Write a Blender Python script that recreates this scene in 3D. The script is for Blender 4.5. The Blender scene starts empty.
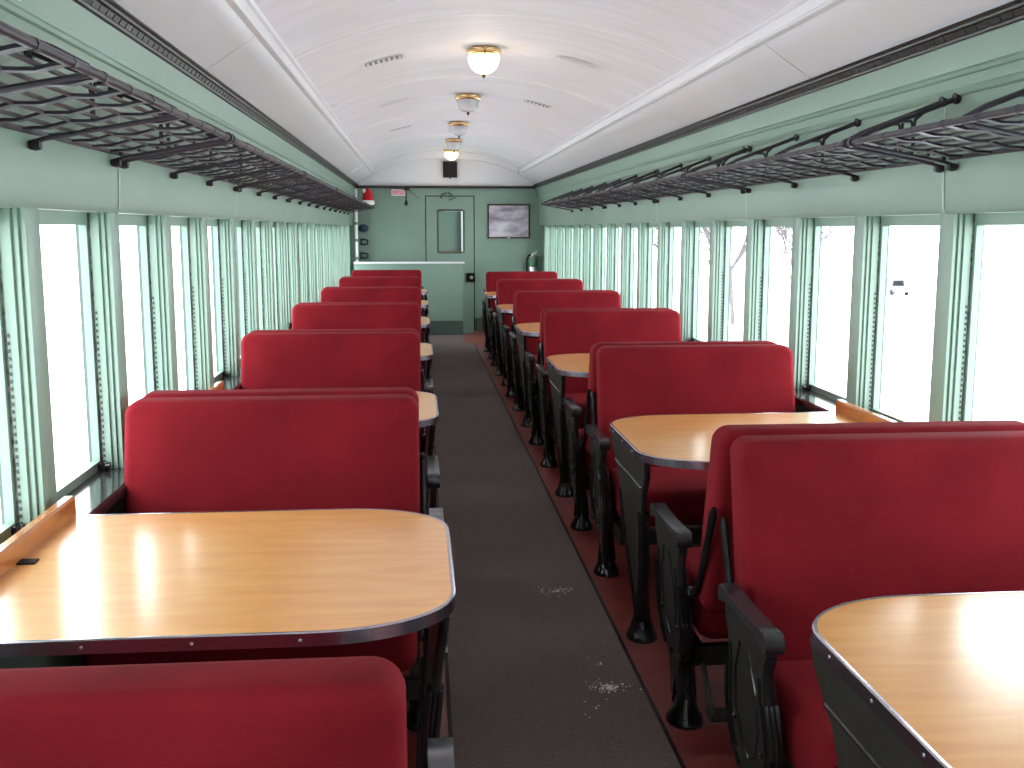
import bpy, bmesh, math, random
from mathutils import Vector, Matrix
random.seed(7)
C = bpy.context.scene.collection
SC = bpy.context.scene
PI = math.pi

# ------------------------------------------------------------------ camera
F, VX, VY, EYE = 1050.0, 418.0, 229.0, 1.52
pit = math.atan((384 - VY) / F)
yaw = math.atan((512 - VX) / F * math.cos(pit))
fw = Vector((math.sin(yaw) * math.cos(pit), math.cos(yaw) * math.cos(pit), -math.sin(pit)))
rt = Vector((math.cos(yaw), -math.sin(yaw), 0))
up = rt.cross(fw)
cd = bpy.data.cameras.new('camera')
cd.sensor_fit = 'HORIZONTAL'; cd.sensor_width = 36.0; cd.lens = F / 1024 * 36.0
cd.clip_start = 0.03; cd.clip_end = 500
cam = bpy.data.objects.new('camera', cd); C.objects.link(cam)
cam.matrix_world = Matrix(((rt.x, up.x, -fw.x, 0), (rt.y, up.y, -fw.y, 0), (rt.z, up.z, -fw.z, EYE), (0, 0, 0, 1)))
SC.camera = cam

# ------------------------------------------------------------------ sky, exposure
w = bpy.data.worlds.new('overcast_sky'); SC.world = w; w.use_nodes = True
bg = w.node_tree.nodes['Background']
bg.inputs['Color'].default_value = (0.93, 0.96, 1.0, 1)
bg.inputs['Strength'].default_value = 8.7
vs = SC.view_settings
SC.display_settings.display_device = 'sRGB'
vs.view_transform = 'Standard'; vs.look = 'None'; vs.gamma = 1.0; vs.use_curve_mapping = False
vs.exposure = 0.0
SC.cycles.max_bounces = 10; SC.cycles.diffuse_bounces = 6; SC.cycles.transparent_max_bounces = 24
SC.cycles.sample_clamp_indirect = 8.0; SC.cycles.caustics_reflective = False; SC.cycles.caustics_refractive = False

CX = 0.425                       # centre line of the car
Y0, Y1 = -4.60, 15.80            # ends of the car
def hx(s, h): return CX + s * h
for s in (-1, 1):                # sky portals along the two window bands
    l = bpy.data.lights.new('window_portal', 'AREA'); l.shape = 'RECTANGLE'
    l.size = Y1 - Y0; l.size_y = 0.84; l.energy = 1.0
    l.cycles.is_portal = True
    o = bpy.data.objects.new('window_portal', l); C.objects.link(o)
    X = Vector((0, 1, 0)); Z = Vector((s, 0, 0)); Yv = Z.cross(X)   # shines along -Z, into the car
    o.matrix_world = Matrix(((X.x, Yv.x, Z.x, hx(s, 1.53)), (X.y, Yv.y, Z.y, (Y0 + Y1) / 2), (X.z, Yv.z, Z.z, 1.15), (0, 0, 0, 1)))

# ------------------------------------------------------------------ materials
def mat(name, col, rough=0.5, metal=0.0, spec=0.5, noise=None, bump=None, coat=0.0, sheen=0.0, emit=None, stretch=(1, 1, 1), coat_rough=0.05):
    m = bpy.data.materials.new(name); m.use_nodes = True
    nt = m.node_tree; b = nt.nodes['Principled BSDF']
    b.inputs['Roughness'].default_value = rough; b.inputs['Metallic'].default_value = metal
    b.inputs['Specular IOR Level'].default_value = spec
    b.inputs['Coat Weight'].default_value = coat; b.inputs['Coat Roughness'].default_value = coat_rough
    b.inputs['Sheen Weight'].default_value = sheen
    b.inputs['Base Color'].default_value = (*col, 1)
    tc = nt.nodes.new('ShaderNodeTexCoord'); mp = nt.nodes.new('ShaderNodeMapping')
    mp.inputs['Scale'].default_value = stretch
    nt.links.new(tc.outputs['Object'], mp.inputs['Vector'])
    if noise:
        sc, amt, detail = noise
        n = nt.nodes.new('ShaderNodeTexNoise'); n.inputs['Scale'].default_value = sc; n.inputs['Detail'].default_value = detail
        nt.links.new(mp.outputs[0], n.inputs['Vector'])
        r = nt.nodes.new('ShaderNodeValToRGB')
        r.color_ramp.elements[0].position = 0.3; r.color_ramp.elements[1].position = 0.72
        r.color_ramp.elements[0].color = (*[max(0, c * (1 - amt)) for c in col], 1)
        r.color_ramp.elements[1].color = (*[min(1, c * (1 + amt)) for c in col], 1)
        nt.links.new(n.outputs['Fac'], r.inputs['Fac']); nt.links.new(r.outputs['Color'], b.inputs['Base Color'])
    if bump:
        sc, st = bump
        n = nt.nodes.new('ShaderNodeTexNoise'); n.inputs['Scale'].default_value = sc; n.inputs['Detail'].default_value = 4
        nt.links.new(mp.outputs[0], n.inputs['Vector'])
        bp = nt.nodes.new('ShaderNodeBump'); bp.inputs['Strength'].default_value = st; bp.inputs['Distance'].default_value = 0.004
        nt.links.new(n.outputs['Fac'], bp.inputs['Height']); nt.links.new(bp.outputs['Normal'], b.inputs['Normal'])
    if emit:
        b.inputs['Emission Color'].default_value = (*emit[0], 1); b.inputs['Emission Strength'].default_value = emit[1]
    return m

def glass_mat(name, tint, refl=1.0, rough=0.0):
    m = bpy.data.materials.new(name); m.use_nodes = True
    nt = m.node_tree; nt.nodes.clear()
    out = nt.nodes.new('ShaderNodeOutputMaterial'); mx = nt.nodes.new('ShaderNodeMixShader')
    t = nt.nodes.new('ShaderNodeBsdfTransparent'); t.inputs['Color'].default_value = (*tint, 1)
    g = nt.nodes.new('ShaderNodeBsdfGlossy'); g.inputs['Roughness'].default_value = rough
    f = nt.nodes.new('ShaderNodeLayerWeight'); f.inputs['Blend'].default_value = 0.5
    p = nt.nodes.new('ShaderNodeMath'); p.operation = 'POWER'; p.inputs[1].default_value = 4.0
    k = nt.nodes.new('ShaderNodeMath'); k.operation = 'MULTIPLY_ADD'; k.inputs[1].default_value = 0.5 * refl; k.inputs[2].default_value = 0.03 * refl
    nt.links.new(f.outputs['Facing'], p.inputs[0]); nt.links.new(p.outputs[0], k.inputs[0]); nt.links.new(k.outputs[0], mx.inputs['Fac'])
    nt.links.new(t.outputs[0], mx.inputs[1]); nt.links.new(g.outputs[0], mx.inputs[2]); nt.links.new(mx.outputs[0], out.inputs['Surface'])
    return m

M = {}
M['green'] = mat('green_gloss_paint', (0.215, 0.325, 0.262), 0.38, noise=(1.6, 0.05, 3), bump=(60, 0.05))
M['dkgreen'] = mat('dark_green_paint', (0.06, 0.09, 0.075), 0.45, noise=(3, 0.15, 3))
M['endgreen'] = mat('end_wall_green_paint', (0.215, 0.315, 0.258), 0.20, noise=(1.3, 0.10, 4), bump=(7, 0.12))
M['white'] = mat('brushed_white_ceiling_paint', (0.82, 0.81, 0.86), 0.60, noise=(2.2, 0.05, 6), bump=(5, 0.25), stretch=(0.9, 5, 1))
M['cove'] = mat('grey_white_cove_paint', (0.79, 0.785, 0.82), 0.30, noise=(0.8, 0.03, 2), bump=(4, 0.06))
M['trimwhite'] = mat('white_trim_paint', (0.90, 0.89, 0.92), 0.35)
M['cornice'] = mat('black_cornice_paint', (0.022, 0.020, 0.022), 0.35, noise=(9, 0.35, 3))
M['plush'] = mat('red_plush', (0.158, 0.0085, 0.0130), 0.85, spec=0.06, noise=(4.5, 0.20, 5), bump=(420, 0.30), sheen=0.03)
M['plush'].node_tree.nodes['Principled BSDF'].inputs['Sheen Tint'].default_value = (1, 0.35, 0.38, 1)
M['plush'].node_tree.nodes['Principled BSDF'].inputs['Sheen Roughness'].default_value = 0.45
M['iron'] = mat('black_gloss_enamel', (0.012, 0.012, 0.013), 0.16, noise=(14, 0.4, 3), bump=(45, 0.12))
M['panel'] = mat('black_satin_panel', (0.020, 0.019, 0.015), 0.40, spec=0.28, noise=(8, 0.25, 3), bump=(40, 0.1))
M['armtop'] = mat('dark_arm_paint', (0.022, 0.022, 0.024), 0.24, noise=(25, 0.3, 4))  # mottled near-black for arm tops and notched tracks
M['rack'] = mat('black_rack_paint', (0.020, 0.018, 0.030), 0.42, noise=(30, 0.3, 2))
M['sill'] = mat('black_sill_enamel', (0.018, 0.019, 0.019), 0.14)
M['lino'] = mat('red_linoleum', (0.190, 0.036, 0.028), 0.38, noise=(5, 0.30, 6), bump=(20, 0.1))
M['chrome'] = mat('polished_metal_edge', (0.50, 0.47, 0.55), 0.22, metal=1.0)
M['brass'] = mat('polished_brass', (0.80, 0.55, 0.28), 0.22, metal=1.0)
M['finial'] = mat('dark_bronze', (0.05, 0.035, 0.03), 0.35, metal=0.6)
M['rubber'] = mat('black_rubber', (0.012, 0.011, 0.014), 0.6, spec=0.15)
M['brush'] = mat('worn_weatherstrip', (0.17, 0.20, 0.18), 0.7, noise=(60, 0.8, 4))
M['lamp_on'] = mat('lit_opal_glass', (0.95, 0.85, 0.6), 0.3, emit=((1.0, 0.84, 0.52), 1.5))
M['lamp_off'] = mat('clear_ribbed_glass', (0.80, 0.81, 0.86), 0.12, coat=1.0)
M['lamp_off'].node_tree.nodes['Principled BSDF'].inputs['Transmission Weight'].default_value = 0.35
M['palegreen'] = mat('pale_green_seam', (0.42, 0.54, 0.47), 0.4)  # paler green than the wall panels, for their seam strips
M['glass'] = glass_mat('window_glass', (0.97, 0.99, 0.985), 0.5)
M['dkwood'] = mat('dark_brown_wood', (0.05, 0.016, 0.010), 0.35, noise=(8, 0.3, 4), stretch=(1, 1, 6))
M['orange'] = mat('orange_wood', (0.42, 0.15, 0.04), 0.4, noise=(8, 0.2, 4))
M['redcloth'] = mat('red_felt', (0.55, 0.01, 0.015), 0.9, bump=(120, 0.3))
M['fluff'] = mat('white_fleece', (0.85, 0.85, 0.83), 0.95, bump=(90, 0.8))
M['silver'] = mat('brushed_aluminium', (0.75, 0.75, 0.77), 0.28, metal=1.0)
M['pipe'] = mat('white_pipe_and_top_glare', (0.80, 0.80, 0.80), 0.2)
M['pink'] = mat('pink_sign_plate', (0.80, 0.38, 0.40), 0.5, noise=(18, 0.25, 3))  # mottled pink over the whole plate
M['navy'] = mat('dark_blue_enamel', (0.02, 0.04, 0.07), 0.25)
M['oldgrey'] = mat('grey_painted_metal', (0.16, 0.17, 0.19), 0.4)
M['salt'] = mat('dried_road_salt', (0.75, 0.73, 0.71), 0.9)
M['snow'] = mat('snow', (0.88, 0.89, 0.91), 0.9, bump=(1.2, 0.4))
M['bark'] = mat('frosted_bark', (0.10, 0.08, 0.085), 0.9, noise=(6, 0.2, 2))
M['vehicle'] = mat('grey_blue_car_paint', (0.15, 0.17, 0.21), 0.4)
M['label'] = mat('green_label_paint', (0.10, 0.26, 0.14), 0.4)

# honey wood with a clear lacquer, grain running across the car
m = mat('lacquered_maple', (0.72, 0.37, 0.13), 0.30, spec=0.5, coat=0.7, coat_rough=0.16); M['wood'] = m
nt = m.node_tree; b = nt.nodes['Principled BSDF']
tc = nt.nodes.new('ShaderNodeTexCoord'); mp = nt.nodes.new('ShaderNodeMapping'); mp.inputs['Scale'].default_value = (2.0, 11, 4)
n = nt.nodes.new('ShaderNodeTexNoise'); n.inputs['Scale'].default_value = 2.3; n.inputs['Detail'].default_value = 7; n.inputs['Distortion'].default_value = 0.5
r = nt.nodes.new('ShaderNodeValToRGB')
r.color_ramp.elements[0].position = 0.30; r.color_ramp.elements[0].color = (0.57, 0.245, 0.060, 1)
r.color_ramp.elements[1].position = 0.72; r.color_ramp.elements[1].color = (0.67, 0.33, 0.098, 1)
nt.links.new(tc.outputs['Object'], mp.inputs['Vector']); nt.links.new(mp.outputs[0], n.inputs['Vector'])
nt.links.new(n.outputs['Fac'], r.inputs['Fac']); nt.links.new(r.outputs['Color'], b.inputs['Base Color'])
M['woodedge'] = mat('orange_varnished_wood', (0.36, 0.13, 0.035), 0.25, noise=(6, 0.2, 5), stretch=(6, 1, 6), coat=0.6)

# carpet runner: dark taupe pile with pale dried-salt traffic stains
m = mat('taupe_carpet', (0.075, 0.060, 0.055), 0.95, spec=0.1, bump=(500, 0.5)); M['carpet'] = m
nt = m.node_tree; b = nt.nodes['Principled BSDF']
tc = nt.nodes.new('ShaderNodeTexCoord')
n1 = nt.nodes.new('ShaderNodeTexNoise'); n1.inputs['Scale'].default_value = 230; n1.inputs['Detail'].default_value = 2
n2 = nt.nodes.new('ShaderNodeTexNoise'); n2.inputs['Scale'].default_value = 2.3; n2.inputs['Detail'].default_value = 6
r1 = nt.nodes.new('ShaderNodeValToRGB'); r1.color_ramp.elements[0].color = (0.092, 0.073, 0.067, 1); r1.color_ramp.elements[1].color = (0.180, 0.145, 0.134, 1)
r1.color_ramp.elements[0].position = 0.3; r1.color_ramp.elements[1].position = 0.7
r2 = nt.nodes.new('ShaderNodeValToRGB'); r2.color_ramp.elements[0].position = 0.56; r2.color_ramp.elements[0].color = (0, 0, 0, 1)
r2.color_ramp.elements[1].position = 0.85; r2.color_ramp.elements[1].color = (0.4, 0.4, 0.4, 1)
mx = nt.nodes.new('ShaderNodeMix'); mx.data_type = 'RGBA'
for a_, b_ in ((tc.outputs['Object'], n1.inputs['Vector']), (tc.outputs['Object'], n2.inputs['Vector']), (n1.outputs['Fac'], r1.inputs['Fac']), (n2.outputs['Fac'], r2.inputs['Fac']),
               (r2.outputs['Color'], mx.inputs[0]), (r1.outputs['Color'], mx.inputs[6])): nt.links.new(a_, b_)
mx.inputs[7].default_value = (0.20, 0.175, 0.165, 1); nt.links.new(mx.outputs[2], b.inputs['Base Color'])

# framed print: soft mauve landscape bands
m = mat('mauve_landscape_print', (0.5, 0.45, 0.5), 0.12); M['print'] = m
nt = m.node_tree; b = nt.nodes['Principled BSDF']
tc = nt.nodes.new('ShaderNodeTexCoord'); mp = nt.nodes.new('ShaderNodeMapping'); mp.inputs['Scale'].default_value = (2.2, 1, 6)
n = nt.nodes.new('ShaderNodeTexNoise'); n.inputs['Scale'].default_value = 1.4; n.inputs['Detail'].default_value = 6
r = nt.nodes.new('ShaderNodeValToRGB'); r.color_ramp.elements[0].position = 0.32; r.color_ramp.elements[0].color = (0.22, 0.17, 0.24, 1)
r.color_ramp.elements[1].position = 0.66; r.color_ramp.elements[1].color = (0.66, 0.62, 0.68, 1)
nt.links.new(tc.outputs['Object'], mp.inputs['Vector']); nt.links.new(mp.outputs[0], n.inputs['Vector'])
nt.links.new(n.outputs['Fac'], r.inputs['Fac']); nt.links.new(r.outputs['Color'], b.inputs['Base Color'])

# ------------------------------------------------------------------ mesh helpers
class MB:
    def __init__(s): s.v = []; s.f = []
    def add(s, v, f):
        n = len(s.v); s.v += [tuple(p) for p in v]; s.f += [tuple(i + n for i in q) for q in f]; return s
    def box(s, x0, x1, y0, y1, z0, z1):
        v = [(x, y, z) for x in (x0, x1) for y in (y0, y1) for z in (z0, z1)]
        return s.add(v, [(0, 1, 3, 2), (4, 6, 7, 5), (0, 4, 5, 1), (2, 3, 7, 6), (0, 2, 6, 4), (1, 5, 7, 3)])
    def prism(s, pts, f0, f1, cap=True):
        """pts: 2D outline; f0/f1 map a 2D point to 3D for the two ends"""
        n = len(pts)
        v = [f0(p) for p in pts] + [f1(p) for p in pts]
        f = [(i, (i + 1) % n, n + (i + 1) % n, n + i) for i in range(n)]
        if cap: f += [tuple(range(n - 1, -1, -1)), tuple(range(n, 2 * n))]
        return s.add(v, f)
    def strip(s, pts, f0, f1):
        n = len(pts)
        return s.add([f0(p) for p in pts] + [f1(p) for p in pts], [(i, i + 1, n + i + 1, n + i) for i in range(n - 1)])
    def tube(s, path, r, n=8, cap=True):
        path = [Vector(p) for p in path]; L = len(path)
        rs = r if isinstance(r, (list, tuple)) else [r] * L
        v = []; u = None
        for i, p in enumerate(path):
            d = (path[min(i + 1, L - 1)] - path[max(i - 1, 0)]).normalized()
            if u is None:
                a = Vector((0, 0, 1)) if abs(d.z) < 0.9 else Vector((1, 0, 0))
                u = (a - d * a.dot(d)).normalized()
            else:
                u = u - d * u.dot(d)
                u = u.normalized() if u.length > 1e-6 else d.orthogonal().normalized()
            q = d.cross(u)
            v += [p + (u * math.cos(2 * PI * k / n) + q * math.sin(2 * PI * k / n)) * rs[i] for k in range(n)]
        f = [(i * n + k, i * n + (k + 1) % n, (i + 1) * n + (k + 1) % n, (i + 1) * n + k) for i in range(L - 1) for k in range(n)]
        if cap: f += [tuple(range(n - 1, -1, -1)), tuple((L - 1) * n + k for k in range(n))]
        return s.add(v, f)
    def lathe(s, prof, c=(0, 0, 0), n=16, sx=1, sy=1, axis='z'):
        def P(r, z, a):
            x, y = r * math.cos(a) * sx, r * math.sin(a) * sy
            if axis == 'z': return (c[0] + x, c[1] + y, c[2] + z)
            if axis == 'x': return (c[0] + z, c[1] + x, c[2] + y)
            return (c[0] + x, c[1] + z, c[2] + y)
        v = [P(r, z, 2 * PI * k / n) for r, z in prof for k in range(n)]
        L = len(prof)
        f = [(i * n + k, i * n + (k + 1) % n, (i + 1) * n + (k + 1) % n, (i + 1) * n + k) for i in range(L - 1) for k in range(n)]
        f += [tuple(range(n - 1, -1, -1)), tuple((L - 1) * n + k for k in range(n))]
        return s.add(v, f)
    def slab(s, wd, ht, rad, th, e, fn, nc=6, ne=4, bulge=0.0):
        """pillow-edged slab: rounded rectangle wd x ht (corner rad), thickness th, edge rounding e; fn maps (a, b, t) to 3D"""
        def ring(inset):
            r_ = max(rad - inset, 0.004); W, H = wd / 2 - inset, ht / 2 - inset; out = []
            for cx, cy, a0 in ((W - r_, H - r_, 0), (-W + r_, H - r_, 90), (-W + r_, -H + r_, 180), (W - r_, -H + r_, 270)):
                for k in range(nc + 1):
                    a = math.radians(a0 + 90 * k / nc); out.append((cx + r_ * math.cos(a), cy + r_ * math.sin(a)))
            return out
        lay = [(e * (1 - math.sin(math.radians(a))), -th / 2 + e * (1 - math.cos(math.radians(a)))) for a in [90 * k / ne for k in range(ne + 1)]]
        lay = [(i_, t) for i_, t in lay] + [(i_, -t) for i_, t in reversed(lay)]
        rings = [[fn(a, b, t) for a, b in ring(i_)] for i_, t in lay]
        n = len(rings[0]); v = [p for q in rings for p in q]
        f = [(i * n + k, i * n + (k + 1) % n, (i + 1) * n + (k + 1) % n, (i + 1) * n + k) for i in range(len(rings) - 1) for k in range(n)]
        for first, sg in ((0, -1), ((len(rings) - 1) * n, 1)):
            base = len(v); rr = ring(lay[0][0])
            v += [fn(a * 0.6, b * 0.6, sg * (th / 2 + bulge)) for a, b in rr] + [fn(0, 0, sg * (th / 2 + bulge * 1.3))]
            f += [(first + k, first + (k + 1) % n, base + (k + 1) % n, base + k) for k in range(n)]
            f += [(base + k, base + (k + 1) % n, base + n) for k in range(n)]
        return s.add(v, f)
    def mesh(s, name, material, angle=40, smooth=True):
        me = bpy.data.meshes.new(name); me.from_pydata(s.v, [], s.f)
        bm = bmesh.new(); bm.from_mesh(me); bmesh.ops.recalc_face_normals(bm, faces=bm.faces); bm.to_mesh(me); bm.free()
        if smooth:
            me.shade_smooth(); me.set_sharp_from_angle(angle=math.radians(angle))
        me.materials.append(material)
        return me
def link(name, me, parent=None, loc=None):
    o = bpy.data.objects.new(name, me); C.objects.link(o)
    if parent is not None: o.parent = parent
    if loc: o.location = loc
    return o
def struct(name, me, parent=None, loc=None):
    o = link(name, me, parent, loc)
    if parent is None: o['kind'] = 'structure'
    return o
def stuff(o): o['kind'] = 'stuff'; return o
def thing(name, label, cat, loc=(0, 0, 0), group=None, me=None):
    o = link(name, me, None, loc); o['label'] = label; o['category'] = cat
    if group: o['group'] = group
    return o
ORD = ['first', 'second', 'third', 'fourth', 'fifth', 'sixth', 'seventh', 'eighth']

# ------------------------------------------------------------------ outside: snow, bare trees, a far car
g = MB(); N = 26
for sgn in (-1, 1):
    xs = [0, 3, 6, 12, 24, 48, 90, 160, 260]
    ys = [-120, -60, -30, -10, 0, 10, 20, 30, 45, 65, 100, 150, 240, 340]
    base = len(g.v)
    for x in xs:
        for y in ys:
            g.v.append((CX + sgn * x, y, -1.25 - (0.09 * max(x - 3, 0) if sgn > 0 else 0.012 * x) + 0.12 * math.sin(x * 0.7 + y * 0.23) * (x > 5)))
    for i in range(len(xs) - 1):
        for j in range(len(ys) - 1):
            a = base + i * len(ys) + j; q = (a, a + 1, a + len(ys) + 1, a + len(ys)); g.f.append(q)
struct('ground', g.mesh('snow_ground', M['snow'], 60))
def gz(x): return -1.25 - 0.09 * max(x - CX - 3, 0)

def tree_mesh(seed, H):
    rnd = random.Random(seed); t = MB()
    def grow(p, d, L, r, depth):
        pts = [p]; q = p.copy(); dd = d.copy()
        for i in range(3):
            dd = (dd + Vector((rnd.uniform(-.16, .16), rnd.uniform(-.16, .16), rnd.uniform(-.02, .10)))).normalized()
            q = q + dd * L / 3; pts.append(q)
        t.tube(pts, [r, r * .88, r * .75, r * .6], 5 if depth < 2 else 3, cap=False)
        if depth >= 5: return
        for k in range(4 if depth else 7):
            base = pts[rnd.choice((1, 2, 3)) if depth else rnd.choice((2, 2, 3))]
            a = rnd.uniform(0, 2 * PI); sp = rnd.uniform(.45, .95)
            nd = (dd + Vector((math.cos(a) * sp, math.sin(a) * sp, rnd.uniform(-.1, .35)))).normalized()
            grow(base, nd, L * rnd.uniform(.6, .78), r * .58, depth + 1)
    grow(Vector((0, 0, -0.1)), Vector((0, 0, 1)), H * .34, H * .010, 0)
    return t.mesh('bare_tree', M['bark'], 60)
tm = [tree_mesh(3, 9), tree_mesh(11, 7)]
TR = [(11.6, 38, 0, 'tall bare frosted tree seen through the windows behind the second facing seat', 0.0),
      (13.2, 46, 1, 'bare tree standing in snow a little beyond the tall frosted tree', 1.1),
      (13.4, 56, 0, 'far bare tree in snow seen between the end windows of the picture wall', 2.0),
      (17.5, 48, 1, 'small bare tree across the snowy field nearest the parked car', 0.6),
      (23.0, 62, 0, 'broad bare tree at the back of the snowy field', 2.6)]
for x, y, k, lab, rz in TR:
    o = thing('bare_tree', lab, 'tree', (x, y, gz(x) + 0.05), 'bare trees in the snowy field', tm[k]); o.rotation_euler.z = rz
# far car, seen from the front through the side window
vx, vy = 110 * 0.4655, 110
car = thing('parked_car', 'small grey car parked far off in the snow, seen through a side window', 'car', (vx, vy, gz(vx)))
b_ = MB()
prof = [(-.9, .35), (.9, .35), (.92, .9), (.82, 1.05), (.66, 1.6), (.5, 1.72), (-.5, 1.72), (-.66, 1.6), (-.82, 1.05), (-.92, .9)]
b_.prism(prof, lambda p: (p[0], -1.2, p[1]), lambda p: (p[0], 2.4, p[1])); b_.box(-.86, .86, -2.2, -1.2, .4, 1.0)
link('body', b_.mesh('body', M['vehicle']), car)
b_ = MB(); b_.add([(-.62, -1.22, 1.06), (.62, -1.22, 1.06), (.54, -1.21, 1.6), (-.54, -1.21, 1.6)], [(0, 1, 2, 3)]); link('windscreen', b_.mesh('windscreen', M['rubber']), car)
wm = MB().lathe([(.33, -.1), (.33, .1)], (0, 0, 0), 14, axis='x').mesh('wheel', M['rubber'])
for x in (-.8, .8):
    for y in (-1.5, 1.5): link('wheel', wm, car, (x, y, .33))

# ------------------------------------------------------------------ floor, shell
fl = MB(); fl.box(hx(-1, 1.51), hx(1, 1.51), Y0 - .1, Y1 + .1, -.06, 0)
floor = struct('floor', fl.mesh('linoleum', M['lino'], smooth=False))
# carpet runner lies on the floor
cr = thing('carpet_runner', 'dark taupe carpet runner down the aisle between the red seats', 'carpet', (0, 0, 0))
link('pile', MB().prism([(.078, Y0 + .4), (.730, Y0 + .4), (.730, 13.95), (.62, 13.95), (.62, 15.06), (.132, 15.06), (.078, 3.0)], lambda p: (p[0], p[1], .0005), lambda p: (p[0], p[1], .010)).mesh('pile', M['carpet'], smooth=False), cr)
for q in ([(.078, Y0 + .4), (.078, 3.0), (.132, 15.06)], [(.730, Y0 + .4), (.730, 13.95)]):
    qq = [(x - .006, y) for x, y in q] + [(x + .006, y) for x, y in reversed(q)]
    link('binding', MB().prism(qq, lambda p: (p[0], p[1], .0005), lambda p: (p[0], p[1], .012)).mesh('binding', M['rubber'], smooth=False), cr)
struct('trim_9', MB().box(.16, .80, 15.30, 15.74, .0005, .022).mesh('door_threshold', M['oldgrey'], smooth=False))

PITCH, P0, KS = 0.735, 3.535, range(-11, 17)
PY = [P0 + PITCH * k for k in KS]
ZS, ZH = 0.742, 1.572            # sill top, window head
SIDE = {-1: 'left', 1: 'right'}
frz = [(1.393, 1.572), (1.386, 1.590), (1.378, 1.75), (1.371, 1.955), (1.358, 1.960), (1.352, 1.970), (1.358, 1.980), (1.366, 1.984), (1.364, 2.016),
       (1.354, 2.020), (1.349, 2.030), (1.355, 2.038), (1.361, 2.042), (1.350, 2.075), (1.328, 2.122)]
cor = [(1.332, 2.119), (1.316, 2.120), (1.313, 2.127), (1.320, 2.130), (1.308, 2.148), (1.299, 2.151), (1.296, 2.158), (1.290, 2.161), (1.286, 2.168), (1.304, 2.174), (1.34, 2.178)]
mld = [(1.092, 2.318), (1.068, 2.324), (1.062, 2.332), (1.068, 2.340), (1.075, 2.344), (1.073, 2.382), (1.058, 2.386), (1.051, 2.395), (1.056, 2.405), (1.078, 2.412)]
pil = [(1.400, .044), (1.402, .050), (1.412, .050), (1.413, .046), (1.418, .046), (1.419, .056), (1.428, .056), (1.429, .053), (1.434, .053), (1.435, .063), (1.461, .063), (1.461, .054), (1.495, .054)]
pilout = pil + [(h, -y) for h, y in reversed(pil)]

def win_meshes(s):
    """window between two pilasters, local origin at mid-span, absolute z and x"""
    hw = PITCH / 2; d = {}
    fr = MB()
    hA, hB = 1.468, 1.492
    for y0, y1, z0, z1 in ((-hw + .050, -hw + .078, ZS, ZH), (hw - .078, hw - .050, ZS, ZH), (-hw + .078, hw - .078, ZH - .040, ZH), (-hw + .078, hw - .078, ZS, ZS + .030)):
        fr.box(*sorted((hx(s, hA), hx(s, hB))), y0, y1, z0, z1)
    d['frame'] = fr.mesh('sash_frame', M['green'], smooth=False)
    d['pane'] = MB().box(*sorted((hx(s, 1.480), hx(s, 1.484))), -hw + .070, hw - .070, ZS + .022, ZH - .034).mesh('glass_pane', M['glass'], smooth=False)
    for key, sg in (('far', 1), ('near', -1)):
        st = MB(); y = sg * (hw - .0645)
        for i in range(26):
            z = ZS + .02 + i * .0195
            st.box(*sorted((hx(s, 1.4540), hx(s, 1.4595))), y - .0019, y + .0019, z, z + .009)
        d['track_' + key] = st.mesh('notched_track', M['armtop'], smooth=False)
        y = sg * (hw - .0575)
        d['strip_' + key] = MB().box(*sorted((hx(s, 1.4605), hx(s, 1.4678))), y - .0032, y + .0032, ZS, ZH).mesh('weatherstrip', M['brush'], smooth=False)
    lt = MB(); y = hw - .086
    lt.box(*sorted((hx(s, 1.446), hx(s, 1.467))), y - .022, y + .018, ZS + .004, ZS + .026).tube([(hx(s, 1.446), y - .012, ZS + .018), (hx(s, 1.430), y - .012, ZS + .020)], .008, 8)
    d['latch'] = lt.mesh('sash_latch', M['iron'])
    return d

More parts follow.
